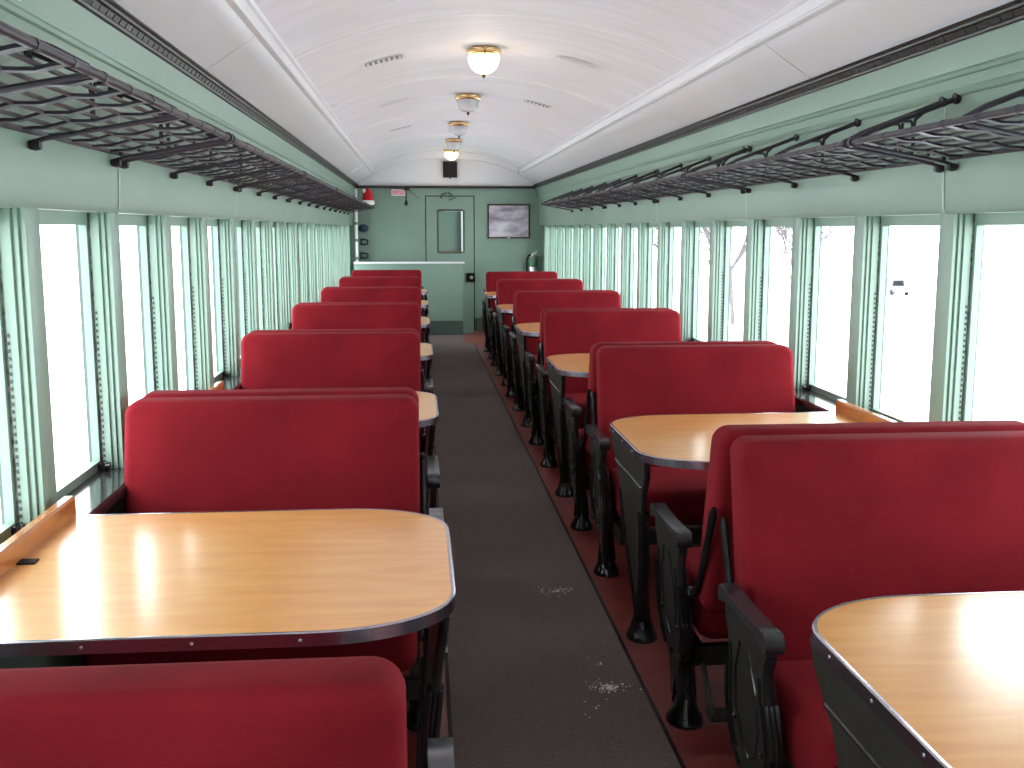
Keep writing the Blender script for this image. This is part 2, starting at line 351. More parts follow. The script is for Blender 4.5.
wn = 0
for s in (-1, 1):
    S = SIDE[s]
    def at(y): return lambda p, s=s: (hx(s, p[0]), y, p[1])
    # lower wall, with the outer skin and header behind the frieze
    lw = MB(); lw.box(*sorted((hx(s, 1.41), hx(s, 1.51))), Y0, Y1, 0, .70)
    lw.box(*sorted((hx(s, 1.40), hx(s, 1.51))), Y0, Y1, ZH + .002, 2.16)
    for y in PY: lw.box(*sorted((hx(s, 1.494), hx(s, 1.508))), y - .058, y + .058, .70, ZH + .002)
    wall = struct('wall_' + S, lw.mesh('wall_' + S, M['dkgreen'], smooth=False))
    # letterboard panels, one per three windows, and the thin seam strips between them
    y = P0 - 4 * 2.205; seg = []
    while y < Y1 - .05: seg.append((max(y, Y0), min(y + 2.205, Y1))); y += 2.205
    for a, b in seg:
        struct('wall_panel', MB().strip(frz, at(a), at(b)).mesh('wall_panel', M['green'], 25), wall)
        if a > Y0 + .1:
            sm = MB(); sm.strip([(h - .0025, z) for h, z in frz[:4]], at(a - .006), at(a + .006)); sm.strip([(frz[0][0] - .004, frz[0][1]), (frz[0][0] + .02, frz[0][1] - .002)], at(a - .007), at(a + .007))
            struct('seam_strip', sm.mesh('seam_strip', M['palegreen'], 25), wall)
    struct('head_soffit', MB().box(*sorted((hx(s, 1.393), hx(s, 1.505))), Y0, Y1, ZH, ZH + .004).mesh('head_soffit', M['green'], smooth=False), wall)
    if s < 0:
        rv = MB(); y = .3
        while y < 15.6:
            rv.lathe([(.0055, 0), (.004, .003), (.0, .004)], (hx(s, 1.358), y, 2.054), 6); y += .183
        stuff(struct('rivet_row', rv.mesh('rivet_row', M['trimwhite']), wall))
    pm = MB().prism(pilout, lambda p: (hx(s, p[0]), p[1], ZS - .002), lambda p: (hx(s, p[0]), p[1], ZH)).mesh('pilaster', M['green'], 30)
    for y in PY: struct('pilaster', pm, wall, (0, y, 0))
    # black sill
    sp = [(1.342, .702), (1.336, .710), (1.336, .732), (1.344, .740), (1.43, .742), (1.505, .746), (1.505, .70), (1.36, .70)]
    struct('trim_%d' % (1 if s < 0 else 2), MB().prism(sp, at(Y0), at(Y1)).mesh('window_sill', M['sill'], 35))
    # cornice with its row of blocks
    co = struct('trim_%d' % (3 if s < 0 else 4), MB().strip(cor, at(Y0), at(Y1)).mesh('cornice', M['cornice'], 35))
    db = MB(); y = Y0 + .03
    while y < Y1 - .02:
        db.prism([(1.321, 2.130), (1.316, 2.132), (1.307, 2.147), (1.312, 2.150)], at(y), at(y + .055)); y += .068
    stuff(struct('dentil_row', db.mesh('dentil_row', M['cornice'], smooth=False), co))
    struct('trim_%d' % (5 if s < 0 else 6), MB().strip(mld, at(Y0), at(Y1)).mesh('ceiling_moulding', M['cove'], 35))
    # windows
    wmesh = win_meshes(s)
    for y0 in PY[:-1]:
        wn += 1; yc = y0 + PITCH / 2
        wo = struct('window_%d' % wn, wmesh['frame'], None, (0, yc, 0))
        struct('glass_pane', wmesh['pane'], wo)
        if yc > 1.6:
            struct('notched_track', wmesh['track_far'], wo); struct('notched_track', wmesh['track_near'], wo)
            struct('weatherstrip', wmesh['strip_far'], wo); struct('weatherstrip', wmesh['strip_near'], wo)
            struct('sash_latch', wmesh['latch'], wo)
    # solid wall pieces past the first and the last window
    ep = MB(); ep.box(*sorted((hx(s, 1.46), hx(s, 1.51))), PY[-1] + .05, Y1 + .05, .70, ZH + .002); ep.box(*sorted((hx(s, 1.46), hx(s, 1.51))), Y0 - .05, PY[0], .70, ZH + .002)
    struct('wall_end', ep.mesh('wall_end', M['green'], smooth=False), wall)

# ceiling: white coves and the arched middle
HA, ZA, RISE = 1.066, 2.404, 0.245
RAD = (HA * HA + RISE * RISE) / (2 * RISE)
def arch_z(h): return ZA + RISE - RAD + math.sqrt(RAD * RAD - h * h)
cv = [(1.310, 2.172), (1.23, 2.224), (1.15, 2.276), (1.092, 2.320), (1.085, 2.350), (1.078, 2.412)]
arch = [(HA - 2 * HA * i / 40) for i in range(41)]
def flat(y): return lambda p: (CX + p[0], y, p[1])
ceiling = struct('ceiling', MB().strip([(h, arch_z(h)) for h in arch], flat(Y0), flat(Y1 + .02)).mesh('ceiling_arch', M['white'], 60))
for s in (-1, 1):
    y = P0 - 4 * 2.205 + 1.1
    while y < Y1:
        a, b = max(y, Y0), min(y + 2.205, Y1)
        if b > a:
            struct('cove_panel', MB().strip([(s * h, z) for h, z in cv], flat(a), flat(b - .004)).mesh('cove_panel', M['cove'], 40), ceiling)
            struct('seam_strip', MB().strip([(s * (h - .003), z - .003) for h, z in cv[:4]], flat(b - .009), flat(b + .004)).mesh('seam_strip', M['trimwhite'], 40), ceiling)
        y += 2.205
    # roof skin above the coves keeps the light out
    struct('roof_skin', MB().strip([(s * 1.505, 2.10), (s * 1.50, 2.2), (s * 1.1, 2.75), (0, 2.95)], flat(Y0 - .1), flat(Y1 + .1)).mesh('roof_skin', M['oldgrey'], 40), ceiling)
ry = 5.77 - 3 * 2.29
while ry < Y1 - .3:
    if ry > Y0 + .1:
        rb = MB()
        prf = [(-.024, 0), (-.018, .008), (-.006, .009), (0, .005), (.006, .009), (.018, .008), (.024, 0)]
        for (ya, da), (yb, db_) in zip(prf, prf[1:]):
            rb.add([(CX + h, ry + ya, arch_z(h) - da) for h in arch] + [(CX + h, ry + yb, arch_z(h) - db_) for h in arch], [(i, i + 1, 42 + i, 41 + i) for i in range(40)])
        struct('ceiling_rib', rb.mesh('ceiling_rib', M['trimwhite'], 60), ceiling)
    ry += 2.29

# ------------------------------------------------------------------ end walls, door, vestibule
def lunette(y, z0, inner=None):
    pts = [(-1.34, z0)] + [(1.34, z0)] + [(1.304, 2.180), (1.09, 2.325)] + [(h, arch_z(h)) for h in arch] + [(-1.09, 2.325), (-1.304, 2.180)]
    return pts
wb = MB()
DX0, DX1, DZ = .122, .826, 1.995
for x0, x1, z0, z1 in ((hx(-1, 1.58), DX0 - .014, 0, 2.13), (DX1 + .014, hx(1, 1.58), 0, 2.13), (DX0 - .014, DX1 + .014, DZ + .014, 2.13)):
    wb.box(x0, x1, Y1, Y1 + .08, z0, z1)
wback = struct('wall_back', wb.mesh('wall_back', M['endgreen'], smooth=False))
lp = lunette(Y1, 2.11)
struct('end_lunette', MB().prism([(h * 1.05, z if z < 2.2 else z + .04) for h, z in lp], flat(Y1 + .005), flat(Y1 + .08)).mesh('end_lunette', M['cove'], smooth=False), wback)
# shallow arched header in front of the lunette
inner = [(h * .985, arch_z(h) - .105 + .04 * (abs(h) / HA)) for h in arch]
outer = [(h, arch_z(h) + .004) for h in arch]
hp = MB(); n_ = len(arch)
for ya, yb in ((Y1 - .10, Y1 + .01),):
    v = [flat(ya)(p) for p in inner] + [flat(ya)(p) for p in outer] + [flat(yb)(p) for p in inner]
    f = [(i, i + 1, n_ + i + 1, n_ + i) for i in range(n_ - 1)] + [(i, i + 1, 2 * n_ + i + 1, 2 * n_ + i) for i in range(n_ - 1)]
    hp.add(v, f)
struct('trim_7', hp.mesh('arched_header', M['cove'], 40))
struct('trim_8', MB().box(hx(-1, 1.33), hx(1, 1.33), Y1 - .045, Y1, 2.112, 2.150).mesh('end_cornice', M['cornice'], smooth=False))
bb = MB(); bb.box(DX1 + .03, hx(1, 1.41), Y1 - .03, Y1, 0, .20); bb.box(hx(-1, 1.41), DX0 - .03, Y1 - .03, Y1, 0, .20)
struct('baseboard_back', bb.mesh('baseboard_back', M['dkgreen'], smooth=False))
# door with a glazed opening
WX0, WX1, WZ0, WZ1 = .292, .680, 1.170, 1.800
dr = MB()
for x0, x1, z0, z1 in ((DX0, WX0, .01, DZ), (WX1, DX1, .01, DZ), (WX0, WX1, .01, WZ0), (WX0, WX1, WZ1, DZ)): dr.box(x0, x1, Y1 - .004, Y1 + .05, z0, z1)
struct('door_gap_blocker', MB().box(DX0 - .06, DX0 + .02, Y1 + .06, Y1 + .10, 0, 2.1).box(DX1 - .02, DX1 + .06, Y1 + .06, Y1 + .10, 0, 2.1).box(DX0, DX1, Y1 + .06, Y1 + .10, DZ - .02, 2.1).mesh('door_gap_blocker', M['rubber'], smooth=False), wback)  # black strips added behind the door gaps to block vestibule light
door = struct('door_1', dr.mesh('door_slab', M['endgreen'], smooth=False))
fr = MB()
for x0, x1, z0, z1 in ((WX0 - .012, WX0 + .014, WZ0, WZ1), (WX1 - .014, WX1 + .012, WZ0, WZ1), (WX0 + .014, WX1 - .014, WZ1 - .02, WZ1 + .012), (WX0 + .014, WX1 - .014, WZ0 - .012, WZ0 + .014)): fr.box(x0, x1, Y1 - .012, Y1 + .02, z0, z1)
struct('glazing_frame', fr.mesh('glazing_frame', M['dkgreen'], smooth=False), door)
struct('glass_pane', MB().box(WX0, WX1, Y1 + .012, Y1 + .018, WZ0, WZ1).mesh('door_glass', M['glass'], smooth=False), door)
lk = MB().box(.712, .842, Y1 - .050, Y1 - .004, .735, .870); struct('lock_case', lk.mesh('lock_case', M['iron'], smooth=False), door)
struct('lock_knob', MB().lathe([(.012, 0), (.012, -.02), (.024, -.03), (.026, -.045), (.018, -.056), (0, -.058)], (.785, Y1 - .05, .805), 12, axis='y').mesh('lock_knob', M['silver']), door)
cl = MB().box(.315, .470, Y1 - .055, Y1 - .004, 1.905, 1.962); struct('door_closer', cl.mesh('door_closer', M['endgreen'], smooth=False), door)
ca = MB().tube([(.455, Y1 - .06, 1.945), (.560, Y1 - .10, 1.975), (.455, Y1 - .05, 2.052)], .011, 6).tube([(.345, Y1 - .045, 1.965), (.350, Y1 - .045, 2.03), (.43, Y1 - .045, 2.045)], .012, 6)
struct('closer_arm', ca.mesh('closer_arm', M['dkgreen']), door)
hg = MB()
for z in (1.86, .25): hg.tube([(DX0 - .004, Y1 - .008, z - .05), (DX0 - .004, Y1 - .008, z + .05)], .011, 8)
struct('hinge_pair', hg.mesh('hinge_pair', M['dkgreen']), door)
# vestibule behind the door glass
vb = MB(); vb.box(-.35, 1.4, Y1 + 1.5, Y1 + 1.56, 0, 2.35); vb.box(-.41, -.35, Y1 + .08, Y1 + 1.56, 0, 2.35); vb.box(1.4, 1.46, Y1 + .08, Y1 + .6, 0, 2.35)
vb.box(-.41, 1.46, Y1 + .08, Y1 + 1.56, 2.35, 2.4); vb.box(-.41, 1.46, Y1 + .08, Y1 + 1.56, -.05, 0); vb.box(1.4, 1.46, Y1 + .6, Y1 + 1.5, 0, .9)
struct('wall_vestibule', vb.mesh('vestibule_shell', M['endgreen'], smooth=False))
struct('trim_10', MB().box(.70, .90, Y1 + 1.44, Y1 + 1.50, .6, 2.1).box(.42, .90, Y1 + 1.44, Y1 + 1.5, 1.80, 1.9).mesh('pale_door_jamb', M['trimwhite'], smooth=False))
struct('trim_11', MB().box(.05, .72, Y1 + 1.40, Y1 + 1.50, .98, 1.16).mesh('wood_rail', M['orange'], smooth=False))
# front end wall behind the camera (closes the car)
wf = MB().prism([(-1.6, 0), (1.6, 0), (1.6, 2.2), (1.1, 2.74), (0, 2.9), (-1.1, 2.74), (-1.6, 2.2)], flat(Y0 - .08), flat(Y0))
struct('wall_front', wf.mesh('wall_front', M['trimwhite'], smooth=False))

# ------------------------------------------------------------------ half-height counter wall and end-wall fittings
hc = thing('counter', 'half-height green counter wall with bright metal top and dark kick plate', 'counter', (0, 15.10, 0))
link('front_panel', MB().box(hx(-1, 1.335), .632, 0, .07, .215, 1.032).mesh('front_panel', M['green'], smooth=False), hc)
link('kick_plate', MB().box(hx(-1, 1.335), .634, -.008, .07, 0.012, .215).mesh('kick_plate', M['dkgreen'], smooth=False), hc)
link('corner_post', MB().box(.632, .650, -.006, .08, 0.012, 1.032).mesh('corner_post', M['endgreen'], smooth=False), hc)
link('top_edge', MB().box(hx(-1, 1.335), .655, -.02, .10, 1.032, 1.058).mesh('top_edge', M['pipe'], smooth=False), hc)  # bright reflection on the chrome top is put in as plain white colour
# silver pipe in the corner
pp = thing('corner_pipe', 'bright white vertical pipe in the corner above the half wall', 'pipe', (-.885, 15.42, 1.0))
link('tube', MB().tube([(0, 0, -1.0), (0, 0, 1.09)], .024, 12).mesh('tube', M['pipe']), pp)
for z in (.10, .36, .60): link('clamp', MB().tube([(0, 0, z - .02), (0, 0, z + .02)], .031, 12).mesh('clamp', M['oldgrey']), pp)
# wall fittings beside the pipe
wl = thing('wall_fitting', 'round dark blue fitting on the end wall beside the white pipe', 'fitting', (-.80, Y1, 1.53))
link('base', MB().lathe([(.05, 0), (.05, -.02), (.03, -.03)], (0, 0, 0), 16, axis='y').mesh('base', M['iron']), wl)
link('globe', MB().lathe([(.015, -.03), (.045, -.045), (.06, -.075), (.05, -.105), (.02, -.12)], (0, 0, 0), 16, sx=1.25, axis='y').mesh('globe', M['navy']), wl)
for z, lab in ((1.33, 'black looped coat hook on end wall, upper of the two hooks'), (1.13, 'black looped coat hook on end wall just above the counter top')):
    hk = thing('coat_hook', lab, 'hook', (-.80, Y1, z), 'coat hooks on the end wall')
    link('plate', MB().box(-.05, -.03, -.012, 0, -.05, .05).mesh('plate', M['iron'], smooth=False), hk)
    link('loop', MB().tube([(-.04, -.01, .035), (.02, -.05, .035), (.055, -.05, .025), (.06, -.05, 0), (.055, -.05, -.025), (.02, -.05, -.035), (-.04, -.01, -.035)], .011, 8).mesh('loop', M['iron']), hk)
# pink sign and pull handle
sg = thing('small_sign', 'pink sign plate high on the end wall under the black cornice', 'sign', (-.28, Y1, 2.05))
link('plate', MB().box(-.10, .10, -.012, 0, -.045, .045).mesh('plate', M['pink'], smooth=False), sg)
link('border', MB().box(-.10, .10, -.016, -.012, .035, .045).box(-.10, .10, -.016, -.012, -.045, -.035).box(-.10, -.09, -.016, -.012, -.035, .035).box(.09, .10, -.016, -.012, -.035, .035).mesh('border', M['trimwhite'], smooth=False), sg)
pl = thing('pull_handle', 'black hanging pull handle on the end wall with slanting cable', 'handle', (-.17, Y1 - .05, 2.10))
link('rod', MB().tube([(0, 0, 0), (0, 0, -.17)], .009, 8).mesh('rod', M['iron']), pl)
link('grip', MB().lathe([(.008, -.16), (.022, -.18), (.026, -.21), (.018, -.235), (.0, -.24)], (0, 0, 0), 12).mesh('grip', M['iron']), pl)
link('cable', MB().tube([(.03, 0.02, 0), (.10, .03, -.06), (.19, .04, -.135)], .006, 6).mesh('cable', M['dkgreen']), pl)
link('mount', MB().box(-.03, .05, -.01, .05, -.015, .02).mesh('mount', M['iron'], smooth=False), pl)
# black box under the last lamp
bx = thing('loudspeaker', 'black square box mounted on white end lunette under the last lamp', 'speaker', (.48, Y1, 2.385))
link('cabinet', MB().box(-.103, .103, -.11, .006, -.115, .115).mesh('cabinet', M['rubber'], smooth=False), bx)
link('knob', MB().lathe([(.010, -.115), (.014, -.128), (0, -.138)], (0, -.05, 0), 8).mesh('knob', M['rubber']), bx)
# framed print
pf = thing('framed_picture', 'thin dark frame with a mauve landscape print on green end wall', 'picture', (1.349, Y1, 1.633))
f_ = MB(); W, H, t = .318, .254, .022
for x0, x1, z0, z1 in ((-W, W, H - t, H), (-W, W, -H, -H + t), (-W, -W + t, -H + t, H - t), (W - t, W, -H + t, H - t)): f_.box(x0, x1, -.028, 0, z0, z1)
link('frame', f_.mesh('frame', M['dkwood'], smooth=False), pf)
link('print', MB().box(-W + t, W - t, -.012, 0, -H + t, H - t).mesh('print', M['print'], smooth=False), pf)
link('name_plate', MB().box(-.016, .016, -.031, -.028, -H + .004, -H + .018).mesh('name_plate', M['silver'], smooth=False), pf)
# fire extinguisher
fe = thing('fire_extinguisher', 'silver fire extinguisher with green label and black hose on end wall', 'extinguisher', (1.70, Y1 - .085, .86))
link('cylinder', MB().lathe([(.05, 0), (.062, .012), (.062, .20), (.05, .235), (.022, .26), (.02, .275)], n=18).mesh('cylinder', M['silver']), fe)
link('label_band', MB().lathe([(.0632, .10), (.0632, .20), (.052, .232)], n=18).mesh('label_band', M['label']), fe)
link('valve', MB().lathe([(.022, .262), (.024, .275), (.02, .30), (.012, .305)], n=10).box(-.015, .065, -.012, .012, .285, .30).tube([(0, 0, .29), (.07, 0, .335)], .010, 6).mesh('valve', M['silver']), fe)
link('hose', MB().tube([(-.015, 0, .285), (-.06, -.01, .27), (-.088, -.015, .20), (-.088, -.015, .08), (-.078, -.01, .02)], .012, 8).mesh('hose', M['rubber']), fe)
link('bracket', MB().box(-.03, .03, .055, .085, .02, .24).box(-.07, .07, -.07, .085, -.014, 0).mesh('bracket', M['iron'], smooth=False), fe)

# ------------------------------------------------------------------ seats
def seat_meshes(s, d):
    """s: +1 wall lies towards +x; d: +1 the seat faces away from the camera (+y). Origin: aisle face of the end frame, middle of the back-to-back pair."""
    T = lambda x, y, z: (s * x, d * y, z)
    r = {}
    off, SEAT_L = (.060, .912) if s > 0 else (.064, .918)
    zb, zt = .415, .985
    yc = lambda z: .215 - (z - zb) / (zt - zb) * .138
    r['backrest'] = MB().slab(SEAT_L, zt - zb, .045, .125, .030, lambda a, b, t: T(off + SEAT_L / 2 + a, yc((zb + zt) / 2 + b) + t, (zb + zt) / 2 + b), 6, 4, .010).mesh('backrest', M['plush'], 80)
    r['cushion'] = MB().slab(SEAT_L - .02, .47, .05, .165, .05, lambda a, b, t: T(off + .012 + (SEAT_L - .02) / 2 + a, .47 + b, .380 + t), 5, 4, .008).mesh('cushion', M['plush'], 80)
    fr = MB(); x0, x1 = off + .004, off + SEAT_L - .03
    for ya, yb, za, zb_ in ((.66, .69, .225, .285), (.25, .28, .225, .285)):
        a, b = T(x0, ya, za), T(x1, yb, zb_); fr.box(min(a[0], b[0]), max(a[0], b[0]), min(a[1], b[1]), max(a[1], b[1]), za, zb_)
    for xa in (x0, x1 - .03):
        a, b = T(xa, .25, .225), T(xa + .03, .69, .285); fr.box(min(a[0], b[0]), max(a[0], b[0]), min(a[1], b[1]), max(a[1], b[1]), .225, .285)
    r['seat_frame'] = fr.mesh('seat_frame', M['panel'], smooth=False)
    # cast end frame on the aisle, waisted, with a rolled arm on top
    SX = lambda x, z: x + max(0, .56 - z) * .075
    half = [(.160, .620), (.155, .585), (.140, .560), (.130, .520), (.134, .470), (.150, .410), (.158, .355), (.150, .300), (.118, .250), (.070, .215), (.045, .185), (.038, .12), (.042, .06)]
    cy = .39
    outl = [(cy + a, z) for a, z in half] + [(cy - a, z) for a, z in reversed(half)]
    ef = MB().prism(outl, lambda p: T(SX(.004, p[1]), *p), lambda p: T(SX(.028, p[1]), *p))
    r['end_panel'] = ef.mesh('end_panel', M['panel'], 30)
    rim = MB()
    for sg in (1, -1):
        rim.tube([T(SX(.016, z), cy + sg * (a + .002), z) for a, z in half[1:]], .013, 8)
        rim.tube([T(SX(.005, z), cy + sg * (a - .022), z) for a, z in half[3:9]], .006, 6)
        rim.tube([T(SX(.028, z), cy + sg * (a - .010), z) for a, z in half[3:10]], .009, 6)
        for x in (.004, .016, .028): rim.tube([T(SX(x, z), cy + sg * (a + .009), z) for a, z in half[4:10]], .0072, 6)
    rel = [(.03, .55), (.075, .47), (.085, .38), (.05, .30), (0, .27), (-.05, .30), (-.085, .38), (-.075, .47), (-.03, .55)]
    rim.tube([T(SX(.004, z), cy + a, z) for a, z in rel], .0042, 6)
    for a, z in ((.10, .33), (-.10, .33), (0, .22)): rim.lathe([(.008, .004), (.008, -.004), (.004, -.008), (0, -.009)] if s > 0 else [(.008, -.004), (.008, .004), (.004, .008), (0, .009)], T(SX(.004, z), cy + a, z), 8, axis='x')
    r['end_frame_rim'] = rim.mesh('end_frame_rim', M['iron'])
    arm_pts = [(cy - .176, 0.603), (cy - .184, 0.616), (cy - .181, 0.636), (cy - .165, 0.648), (cy - .09, 0.643), (cy, 0.641), (cy + .09, 0.643), (cy + .165, 0.648), (cy + .181, 0.636), (cy + .184, 0.616), (cy + .176, 0.603),
               (cy + .155, 0.608), (cy + .09, 0.622), (cy, 0.620), (cy - .09, 0.622), (cy - .155, 0.608)]
    r['armrest'] = MB().prism(arm_pts, lambda p: T(-.008, *p), lambda p: T(.036, *p)).mesh('armrest', M['armtop'], 50)
    leg = [(.030, .20), (.030, .15), (.036, .10), (.046, .06), (.060, .03), (.070, .018), (.074, .008), (.074, 0)]
    lx = MB(); lx.lathe([(a, z) for a, z in leg], T(.066, cy - .03, .0), 14, .78, 1.0)
    for k in range(5):
        a = PI / 2 + (k - 2) * .7
        for sg in (1, -1): lx.tube([T(.066 + .024 * math.cos(a) * sg, cy - .03 + .030 * math.sin(a), .19), T(.066 + .036 * math.cos(a) * sg, cy - .03 + .046 * math.sin(a), .06)], .005, 5)
    r['leg'] = lx.mesh('leg', M['iron'], 50)
    r['leg_wall'] = MB().lathe([(.026, .225), (.026, .14), (.04, .05), (.06, .02), (.06, 0)], T(off + SEAT_L - .06, cy - .03, 0), 12).mesh('leg', M['iron'], 50)
    lx_ = off - .010
    lv = MB().tube([T(lx_ - .004, .245, .455), T(lx_, .205, .475), T(lx_, .165, .53), T(lx_, .120, .61), T(lx_, .080, .69), T(lx_, .055, .745), T(lx_, .046, .765)], [.013, .011, .010, .011, .011, .013, .008], 8)
    lv.lathe([(.018, -.012), (.022, 0), (.018, .012)], T(lx_ - .006, .245, .455), 10, axis='x')
    r['back_lever'] = lv.mesh('back_lever', M['iron'])
    ft = MB(); a, b = T(off + .02, .115, .11), T(off + SEAT_L - .05, .175, .125)
    ft.box(min(a[0], b[0]), max(a[0], b[0]), min(a[1], b[1]), max(a[1], b[1]), .11, .125)
    for x in (.09, .86):
        ft.tube([T(x, .145, .118), T(x, .27, .245)], .009, 6)
    r['footrest'] = ft.mesh('footrest', M['panel'], smooth=False)
    return r
SM = {(s, d): seat_meshes(s, d) for s in (-1, 1) for d in (-1, 1)}
ROWNAME = {-1: 'counter row', 1: 'picture row'}
AISLE = {-1: .057, 1: .745}
PAIR = {-1: (1.325, 2.135), 1: (2.68, 2.150)}
def seat(s, d, y, label):
    t = thing('train_seat', label, 'seat', (AISLE[s] + .0042 * max(0, y - 3), y, 0), 'red plush walkover seats')
    for key, me in SM[(s, d)].items(): link('leg' if key == 'leg_wall' else key, me, t)
    return t
for s in (-1, 1):
    p0, dp = PAIR[s]
    n = 7 if s < 0 else 6
    for k in range(n):
        y = p0 + dp * k
        tb = k + (1 if s < 0 else 2)         # the table that the away-facing seat looks at, counted from the camera
        if not (s < 0 and k == 0):           # camera-facing seat
            seat(s, -1, y, 'red plush seat facing the camera at %s table of the %s' % (ORD[tb - 2], ROWNAME[s]))
        if not ((s < 0 and k == n - 1) or (s > 0 and k == n - 1)):
            first = s < 0 and k == 0
            sx = seat(s, 1, y - (.165 if first else 0), 'red plush seat, back to the camera, at %s table of the %s' % (ORD[tb - 1], ROWNAME[s]))
            if first: sx.location.x -= .016

# ------------------------------------------------------------------ tables
TZ = .768
def table_meshes(s):
    T = lambda x, y, z: (s * x, y, z)
    r = {}; L, D = 1.012, .445
    def outline(ins=0.0):
        pts = []; rx, ry = .290 - ins, .215 - ins
        x0, d = ins, D - ins
        pts.append((L, d)); pts.append((.60, d))
        for k in range(13):
            a = PI / 2 * k / 12; q = 2 / 2.12
            pts.append((x0 + rx - rx * math.sin(a) ** q, d - ry + ry * math.cos(a) ** q))
        low = [(x, -y) for x, y in reversed(pts)]
        return pts + low
    o1 = outline(.0035)
    r['tabletop'] = MB().prism(o1, lambda p: T(p[0], p[1], TZ - .024), lambda p: T(p[0], p[1], TZ)).mesh('tabletop', M['wood'], 30)
    o2 = outline(0)
    bd = MB(); n = len(o2); prof = [(0.0, TZ - .036), (0.0, TZ - .002)]
    i1 = outline(.010)
    v = [T(p[0], p[1], TZ - .027) for p in o2] + [T(p[0], p[1], TZ - .001) for p in o2] + [T(p[0], p[1], TZ + .0012) for p in outline(.003)] + [T(p[0], p[1], TZ + .0006) for p in outline(.009)]
    f = []
    for lay in range(3):
        f += [(lay * n + i, lay * n + i + 1, (lay + 1) * n + i + 1, (lay + 1) * n + i) for i in range(n - 1)]
    bd.add(v, f); r['edge_band'] = bd.mesh('edge_band', M['chrome'], 40)
    sc = MB()
    for x in (.30, .50, .70, .90):
        for sg in (1, -1): sc.lathe([(.0035, 0), (.003, .001 * sg), (0, .0015 * sg)], T(x, sg * D, TZ - .014), 6, axis='y')
    for y in (-.18, 0, .18): sc.lathe([(.0035, 0), (.003, -.001 * s), (0, -.0015 * s)], T(0, y, TZ - .014), 6, axis='x')
    r['edge_screws'] = sc.mesh('edge_screw', M['silver'])
    # wall ledge board
    lb = MB(); pts = [(L - .028, TZ), (L - .028, TZ + .045), (L - .022, TZ + .052), (L - .002, TZ + .052), (L - .002, TZ)]
    lb.prism(pts, lambda p: T(p[0], -D, p[1]), lambda p: T(p[0], D, p[1])); r['wall_ledge'] = lb.mesh('wall_ledge', M['woodedge'], 30)
    # aisle support: spreading bracket plate over a waisted pedestal
    TX = lambda x, z: x + (TZ - z) * .085
    half = [(.31, TZ - .030), (.30, .69), (.26, .645), (.215, .60), (.188, .53), (.170, .43), (.135, .32), (.085, .22), (.048, .14), (.042, .08)]
    outl = half + [(-a, z) for a, z in reversed(half)]
    r['bracket_plate'] = MB().prism(outl, lambda p: T(TX(.012, p[1]), *p), lambda p: T(TX(.034, p[1]), *p)).mesh('bracket_plate', M['panel'], 30)
    rm = MB()
    for sg in (1, -1):
        rm.tube([T(TX(.023, z), sg * a, z) for a, z in half], .011, 8)
        rm.tube([T(TX(.036, z), sg * (a - .012), z) for a, z in half[4:]], .009, 6)
        rm.tube([T(TX(.011, z), sg * (a - .02), z) for a, z in half[4:9]], .006, 6)
        for x in (.012, .023, .034): rm.tube([T(TX(x, z), sg * (a + .009), z) for a, z in half[4:]], .0068, 6)
    rm.tube([T(TX(.011, .632), .24, .632), T(TX(.011, .632), -.24, .632)], .005, 6)
    r['bracket_rim'] = rm.mesh('bracket_rim', M['iron'])
    r['leg'] = MB().lathe([(.032, .20), (.033, .14), (.044, .07), (.060, .03), (.070, .016), (.074, .008), (.074, 0)], T(.086, 0, 0), 14, .8, 1).mesh('leg', M['iron'], 50)
    bm_ = MB(); a, b = T(.07, -.05, 0), T(L - .03, .05, 0)
    bm_.box(min(a[0], b[0]), max(a[0], b[0]), -.05, .05, TZ - .075, TZ - .032); r['support_beam'] = bm_.mesh('support_beam', M['panel'], smooth=False)
    return r
TM = {s: table_meshes(s) for s in (-1, 1)}
TAISLE = {-1: .069, 1: .731}
for s in (-1, 1):
    p0, dp = PAIR[s]
    for k in range(6):
        y = p0 + dp * (k + (.5 if s < 0 else -.5)) - .035
        t = thing('dining_table', 'honey maple table with metal edge, %s from the camera in the %s' % (ORD[k], ROWNAME[s]), 'table', (TAISLE[s] + .0042 * max(0, y - 3), y, 0), 'maple tables between the seats')
        for key, me in TM[s].items():
            o = link('edge_screw' if key == 'edge_screws' else key, me, t)
            if key == 'edge_screws': stuff(o)
        if s < 0 and k == 0:
            lp_ = link('latch_plate', MB().box(-.985, -.945, .022, .056, TZ, TZ + .004).mesh('latch_plate', M['rubber'], smooth=False), t); lp_['label'] = 'small black plate near the wall ledge'

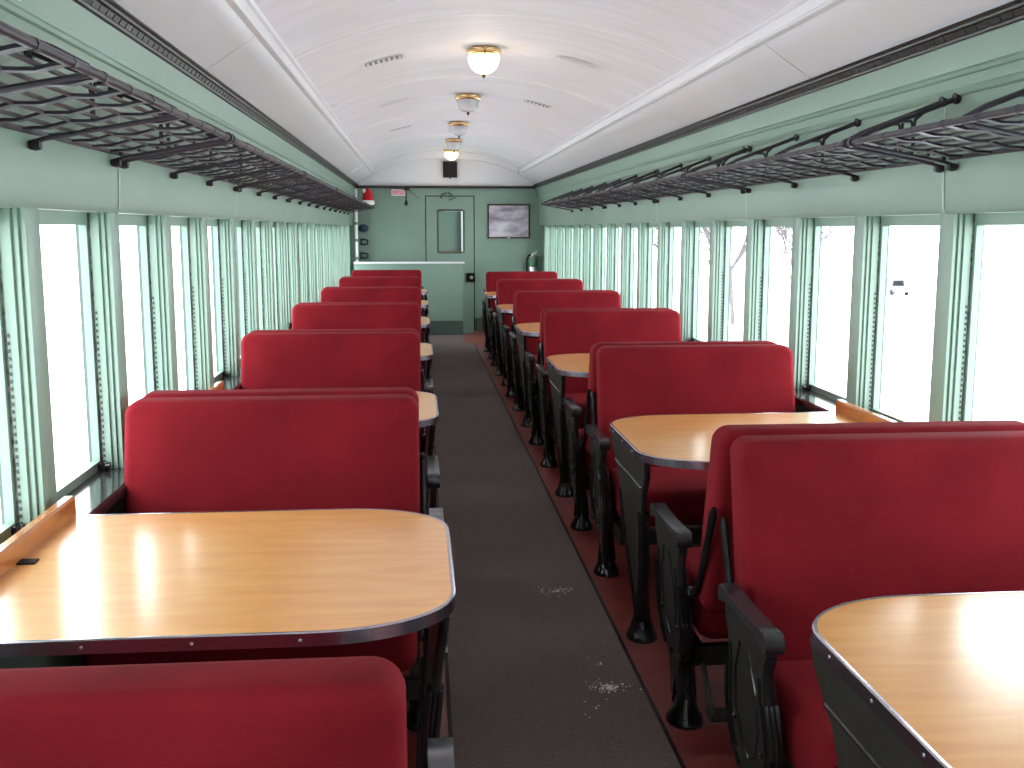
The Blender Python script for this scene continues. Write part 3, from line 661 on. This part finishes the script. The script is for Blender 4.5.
# ------------------------------------------------------------------ luggage racks
def rack_meshes(s, L):
    r = {}
    FH, FZ, BH, BZ = 1.020, 1.806, 1.366, 1.757
    P = lambda h, y, z: (hx(s, h), y, z)
    def on(t, dz=0): return (FH + (BH - FH) * t, FZ + (BZ - FZ) * t + dz)
    fr = MB().tube([P(FH, .008, FZ), P(FH, L - .008, FZ)], .0100, 10)
    for i in range(int(L / .18) + 1):
        y = .10 + i * .1812
        if y < L - .02: fr.tube([P(FH, y - .009, FZ), P(FH, y + .009, FZ)], .0116, 8)
    for y in (.012, L - .012): fr.tube([P(FH, y - .012, FZ), P(FH, y + .012, FZ)], .0165, 10)
    r['front_rail'] = fr.mesh('front_rail', M['rack'])
    r['back_rail'] = MB().tube([P(BH, .008, BZ), P(BH, L - .008, BZ)], .008, 8).mesh('back_rail', M['rack'])
    for i in range(5):
        h, z = on((i + 1) / 6, .004)
        w_ = MB().tube([P(h, .004, z), P(h, L - .004, z)], .0054, 6); r['wire_%d' % i] = w_.mesh('wire', M['rack'])
    a, b = on(0, -.006), on(1, -.006)
    sl = MB(); hw_ = .0150; pts = []
    for i in range(13):
        h, z = on(i / 12); z += (-.0045 if i % 4 == 2 else .0035 if i % 4 == 0 else -.001) if 0 < i < 12 else 0
        pts.append((h, z))
    ribs = [[P(h, -hw_, z - .004), P(h, hw_, z - .004), P(h, hw_, z + .003), P(h, -hw_, z + .003)] for h, z in pts]
    sl.add([p for q in ribs for p in q], [(4 * i + k, 4 * i + (k + 1) % 4, 4 * i + 4 + (k + 1) % 4, 4 * i + 4 + k) for i in range(12) for k in range(4)] + [(3, 2, 1, 0), (48, 49, 50, 51)])
    r['slat'] = sl.mesh('slat', M['rack'], 50)
    br = MB()
    KH, KZ = 1.366, 1.950
    br.tube([P(FH, 0, FZ + .004), P(FH + .06, 0, FZ + .036), P(KH - .05, 0, KZ - .020), P(KH, 0, KZ)], .0085, 8)
    br.lathe([(.018, 0), (.021, .008), (.018, .016)], P(KH - .004 - .008 * s, 0, KZ), 10, axis='x')
    # gusset legs under the stay
    hm, zm = FH + .20, FZ + .085
    br.tube([P(hm + .04, 0, zm + .020), P(hm + .004, 0, zm - .012), P(hm, 0, zm - .045), P(*on(.58)[:1], 0, on(.58)[1])], .0065, 6)
    br.tube([P(hm - .05, 0, zm - .018), P(hm - .010, 0, zm - .018), P(hm, 0, zm - .045)], .006, 6)
    # lower arm under the slats and its wall foot
    br.tube([P(FH, 0, FZ - .008), P(BH - .03, 0, BZ - .016), P(BH + .004, 0, BZ - .026)], .0062, 8)
    br.lathe([(.011, -.015), (.015, 0), (.012, .013)], P(BH - .004, 0, BZ - .032), 10, axis='x')
    r['bracket'] = br.mesh('bracket', M['rack'])
    return r
SPAN = 2.205
for s in (-1, 1):
    L = SPAN - .03; rm_ = rack_meshes(s, L)
    for i in range(6 if s < 0 else 5):
        y = 3.49 - SPAN + SPAN * i + .015
        t = thing('luggage_rack', 'black iron luggage rack section, %s from the camera, on wall above %s' % (ORD[i], 'the counter row' if s < 0 else 'the picture row'), 'rack', (0, y, 0), 'luggage rack sections along both walls')
        for key, me in rm_.items():
            if key.startswith('wire'): link('wire', me, t)
            elif key == 'slat':
                j = .10
                while j < L - .01: link('slat', me, t, (0, j, 0)); j += .1812
            elif key == 'bracket':
                for j in (.030, .735, 1.44, L - .030): link('bracket', me, t, (0, j, 0))
            else: link(key, me, t)

# red cap with white trim on the end of the counter-side rack
ht = thing('felt_hat', 'red felt cap with white fleece brim on the far end of the luggage rack', 'hat', (-.655, 14.16, 1.832))
link('crown', MB().lathe([(.095, .05), (.098, .09), (.090, .14), (.070, .19), (.045, .225), (.0, .24)], (0, 0, 0), 18).mesh('crown', M['redcloth'], 70), ht)
link('brim', MB().lathe([(.085, .0), (.108, .006), (.118, .03), (.112, .06), (.092, .068)], (0, 0, 0), 18).mesh('brim', M['fluff'], 70), ht)
link('pompom', MB().lathe([(.0, -.03), (.024, -.02), (.032, 0), (.024, .02), (0, .03)], (-.06, -.05, .20), 12).mesh('pompom', M['fluff'], 70), ht)

ht.scale = (.74, .74, .92)

# ------------------------------------------------------------------ ceiling lamps and vents
LY = [4.55, 6.80, 9.12, 11.42, 13.55, 15.20]
LAB = ['unlit clear glass ceiling lamp, first from the camera, only its finial showing', 'glowing brass-rimmed dome lamp nearest overhead, between two ceiling vents', 'unlit clear glass lamp next beyond the large glowing dome',
       'unlit clear glass lamp, fourth along the ceiling from the camera', 'unlit clear glass lamp just in front of the far glowing one', 'glowing dome lamp at the far end above the black box']
ZC = arch_z(0)
for i, y in enumerate(LY):
    on = i in (1, 5)
    t = thing('ceiling_lamp', LAB[i], 'lamp', (CX + (0, 0, .01, .02, .04, .06)[i], y, ZC + .004), 'dome lamps along the ceiling')
    link('canopy', MB().lathe([(.135, 0), (.13, -.006), (.055, -.012), (.05, -.018)], n=24).mesh('canopy', M['trimwhite'], 50), t)
    link('ring', MB().lathe([(.050, -.010), (.104, -.016), (.112, -.026), (.106, -.036), (.110, -.046), (.102, -.056), (.090, -.056)], n=28).mesh('ring', M['brass'], 60), t)
    if on: pr = [(.098, -.054), (.101, -.075), (.095, -.105), (.078, -.138), (.050, -.160), (.018, -.171), (0, -.172)]
    else: pr = [(.094, -.054), (.090, -.09), (.084, -.115), (.072, -.135), (.045, -.148), (.015, -.156), (0, -.157)]
    bulb = link('glass_dome', MB().lathe(pr, n=28).mesh('glass_dome', M['lamp_on'] if on else M['lamp_off'], 70), t)
    bulb['label'] = 'glowing opal dome' if on else 'clear unlit dome'
    zf = pr[-1][1]
    link('finial', MB().lathe([(.006, zf + .004), (.010, zf - .004), (.012, zf - .012), (.006, zf - .022), (0, zf - .026)], n=10).mesh('finial', M['finial'], 60), t)
    tb = MB()
    for a in (0, 2.094, 4.189): tb.tube([(.11 * math.cos(a - PI / 2), .11 * math.sin(a - PI / 2), -.014), (.117 * math.cos(a - PI / 2), .117 * math.sin(a - PI / 2), -.036), (.106 * math.cos(a - PI / 2), .106 * math.sin(a - PI / 2), -.060)], .006, 6)
    stuff(link('clip', tb.mesh('clip', M['brass']), t))
    if on:
        l = bpy.data.lights.new('lamp_bulb', 'POINT'); l.energy = 2.2; l.color = (1.0, .80, .52); l.shadow_soft_size = .05
        o = bpy.data.objects.new('lamp_bulb', l); C.objects.link(o); o.parent = t; o.location = (0, 0, -.26)
def vent_mesh(hc, key):
    fr = MB(); hw_, d = .115, .072
    hs = [hc - hw_ + 2 * hw_ * i / 8 for i in range(9)]
    def strip(ya, yb, ha, hb, dz):
        q = [(ha + (hb - ha) * i / 6) for i in range(7)]
        fr.strip([(h, arch_z(h) - dz) for h in q], flat(ya), flat(yb))
    if key == 'frame':
        strip(-d - .012, -d, hc - hw_ - .012, hc + hw_ + .012, .006); strip(d, d + .012, hc - hw_ - .012, hc + hw_ + .012, .006)
        strip(-d, d, hc - hw_ - .012, hc - hw_, .006); strip(-d, d, hc + hw_, hc + hw_ + .012, .006)
        return fr.mesh('frame', M['trimwhite'])
    if key == 'back': strip(-d, d, hc - hw_, hc + hw_, .002); return fr.mesh('back', M['oldgrey'])
    for i in range(7):
        h = hc - hw_ + .008 + i * .033; strip(-d, d, h, h + .018, .0055)
    return fr.mesh('grille', M['cove'])
VENT = [(-.625, 6.85, 'dark slotted ceiling vent beside the large glowing lamp, counter side', 0), (.60, 6.85, 'pale painted-over ceiling vent beside the large glowing lamp, picture side', 1), (.60, 9.12, 'dark slotted ceiling vent further along on the picture side', 0),
        (-.60, 9.12, 'pale painted-over ceiling vent further along on the counter side', 1), (-.59, 11.45, 'farther small ceiling vent on the counter side beyond the pale one', 0)]
for h, y, lab, pale in VENT:
    t = thing('ceiling_vent', lab, 'vent', (0, y, 0), 'slotted vents in the ceiling')
    for key in ('frame', 'back', 'grille'):
        me = vent_mesh(h, key)
        if pale and key == 'back': me.materials[0] = M['cove']
        o = link(key, me, t)
        if key == 'grille': stuff(o)

# ------------------------------------------------------------------ dried salt crumbs on the runner
for x, y, n_, lab in ((.615, 3.27, 150, 'large patch of white salt crumbs on the carpet by the second seat leg'), (.565, 4.22, 80, 'smaller patch of white salt crumbs further up the carpet'), (.545, 3.12, 12, 'few white crumbs trailing beside the large salt patch'), (.62, 3.47, 8, 'tiny scatter of crumbs just beyond the large salt patch')):
    sm = MB(); rnd = random.Random(int(y * 100))
    for i in range(n_):
        a, d_ = rnd.uniform(0, 2 * PI), abs(rnd.gauss(0, .033 if n_ > 20 else .03))
        r_ = rnd.uniform(.0008, .0034); sm.lathe([(r_, 0), (r_ * .8, r_ * .5), (0, r_ * .7)], (d_ * 1.1 * math.cos(a), d_ * .9 * math.sin(a), 0), 5)
    o = thing('salt_crumbs', lab, 'crumbs', (x, y, .0102), None, sm.mesh('salt_crumbs', M['salt'])); stuff(o)
